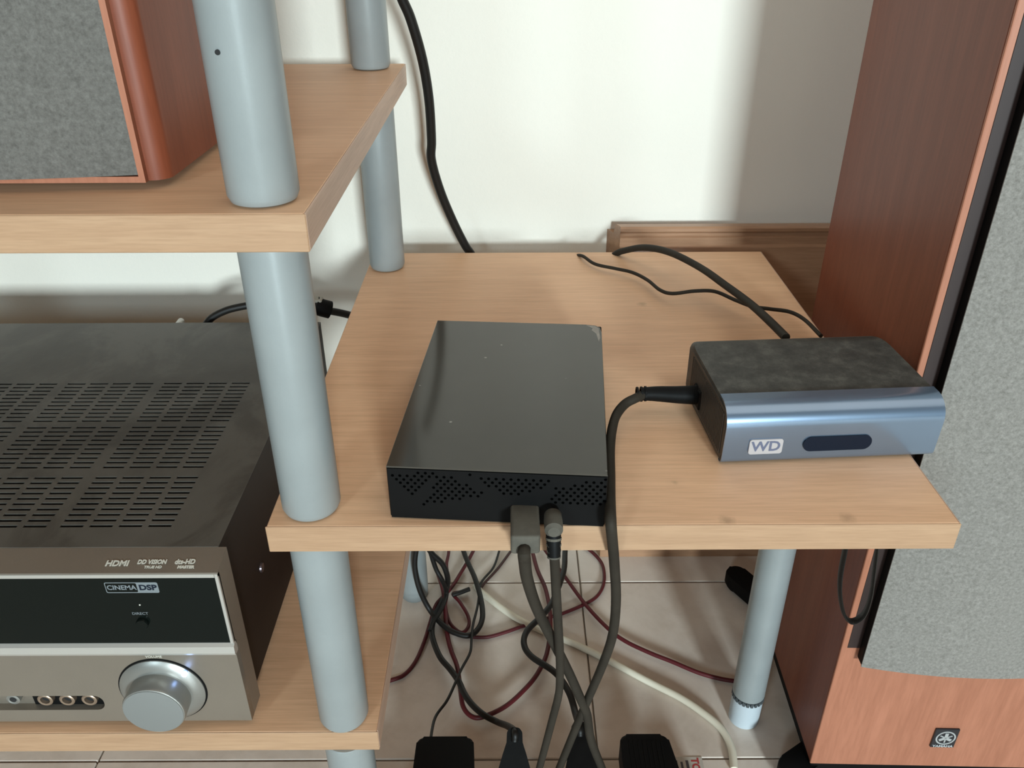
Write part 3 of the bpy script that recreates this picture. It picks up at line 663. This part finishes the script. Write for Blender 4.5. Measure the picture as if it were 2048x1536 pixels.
# ------------------------------------------------------------ power strip, adapters and plugs at the foot of the frame
ps = root('power_strip', 'white power strip on the floor under the plugs, mostly cut off', 'power strip', (.03, .40, 0))
mesh_obj('housing', box(-.125, .175, .372, .432, 0, .036, .005, 3), plain('strip_white', (.62,.60,.55), .5), ps, smooth=True)
mesh_obj('rocker_switch', box(-.118, -.104, .392, .412, .0355, .0400, .001, 1), RED_PRINT, ps)
def adapter(x0, x1, label, ztop, slant, key=None):
    t = root('power_adapter', label, 'adapter', ((x0+x1)/2, .44, .036), 0)
    b = prism(rrect(x0, x1, .4150, .4780, .006, 5), 'z', .0365, ztop, .003, 3)
    for v in b.verts:
        if v.co.x > (x0+x1)/2: v.co.x += slant*(.478-v.co.y)
        else: v.co.x -= .02*(.478-v.co.y)
    mesh_obj('case', b, MATTE_BLACK, t, smooth=True); return t
a1 = adapter(-.0840, -.0345, 'squarish black power adapter with a thin lead, left of the plugs', .060, .05)
mesh_obj('lead', tube([(-.0735,.4790,.050)]+CAB['thin_adapter'][::-1][1:], .0014), CABLE, a1, smooth=True)
a2 = adapter(.0935, .1350, 'round-cornered black power adapter beside the printed sticker', .062, .14)
for k in range(8):
    mesh_obj('rib', box(.1000+.0040*k, .1016+.0040*k, .4200, .4700, .0617, .0626), MATTE_BLACK, a2)
def plug(label, top, bot, wt, wb, leadkey, r, pre):
    t = root('mains_plug', label, 'plug', (bot[0], bot[1], .036))
    T, B = Vector(top), Vector(bot); b = bmesh.new(); rings = []
    for f, w, h in ((0, wt*.86, .72), (.06, wt, .9), (.25, wt*1.04, .9), (.5, (wt+wb)/2, .85), (.78, wb*.98, .8), (1.0, wb, .75)):
        c = T.lerp(B, f); rings.append([b.verts.new(c+Vector((px, py*.0, 0))+Vector((0, .80, .60))*py) for px, py in rrect(-w/2, w/2, -wt*h/2, wt*h/2, wt*.28, 4)])
    for A_, B_ in zip(rings, rings[1:]):
        for k in range(len(A_)): b.faces.new((A_[k], A_[(k+1) % len(A_)], B_[(k+1) % len(A_)], B_[k]))
    b.faces.new(rings[0]); b.faces.new(rings[-1])
    mesh_obj('body', b, BLACK, t, smooth=True)
    mesh_obj('prong_base', box(bot[0]-wb*.42, bot[0]+wb*.42, bot[1]-.016, bot[1]-.002, .0362, bot[2]+.002, .002, 2), BLACK, t)
    mesh_obj('lead', tube(clampc(CAB[leadkey][:-pre] if pre else CAB[leadkey], r)+[tuple(T+Vector((0, .001, .001))), tuple(T.lerp(B, .15))], r), CABLE, t, smooth=True)
    return t
plug('tapered black mains plug next to the squarish adapter', (.0015,.4745,.068), (.0010,.4420,.044), .0135, .0290, 'black_to_plug', .0031, 1)
plug('dark mains plug half hidden under the crossing hanging leads', (.0590,.4860,.060), (.0610,.4400,.044), .0150, .0330, 'black_mid', .0033, 1)
# sticker on the floor
st = root('printed_sticker', 'small pale sticker with red and dark print on the floor tiles', 'sticker', (.163, .485, 0), 0)
mesh_obj('paper', box(.1480, .1765, .4700, .4995, .0002, .0006), PAPER, st)
rot = Matrix.Translation((.1690, .4880, .0007)) @ Matrix.Rotation(-PI/2, 4, 'Z')
mesh_obj('print', text_bm('TO', .0095, .00005, Matrix.Translation((0, .0035, 0)) @ rot, .0004), RED_PRINT, st)
for i, x in enumerate((.1510, .1555, .1605)):
    mesh_obj('print_line', box(x, x+.0018+.0004*i, .4720, .4960-.0015*(i % 2), .0006, .0007), GREY_PRINT, st)
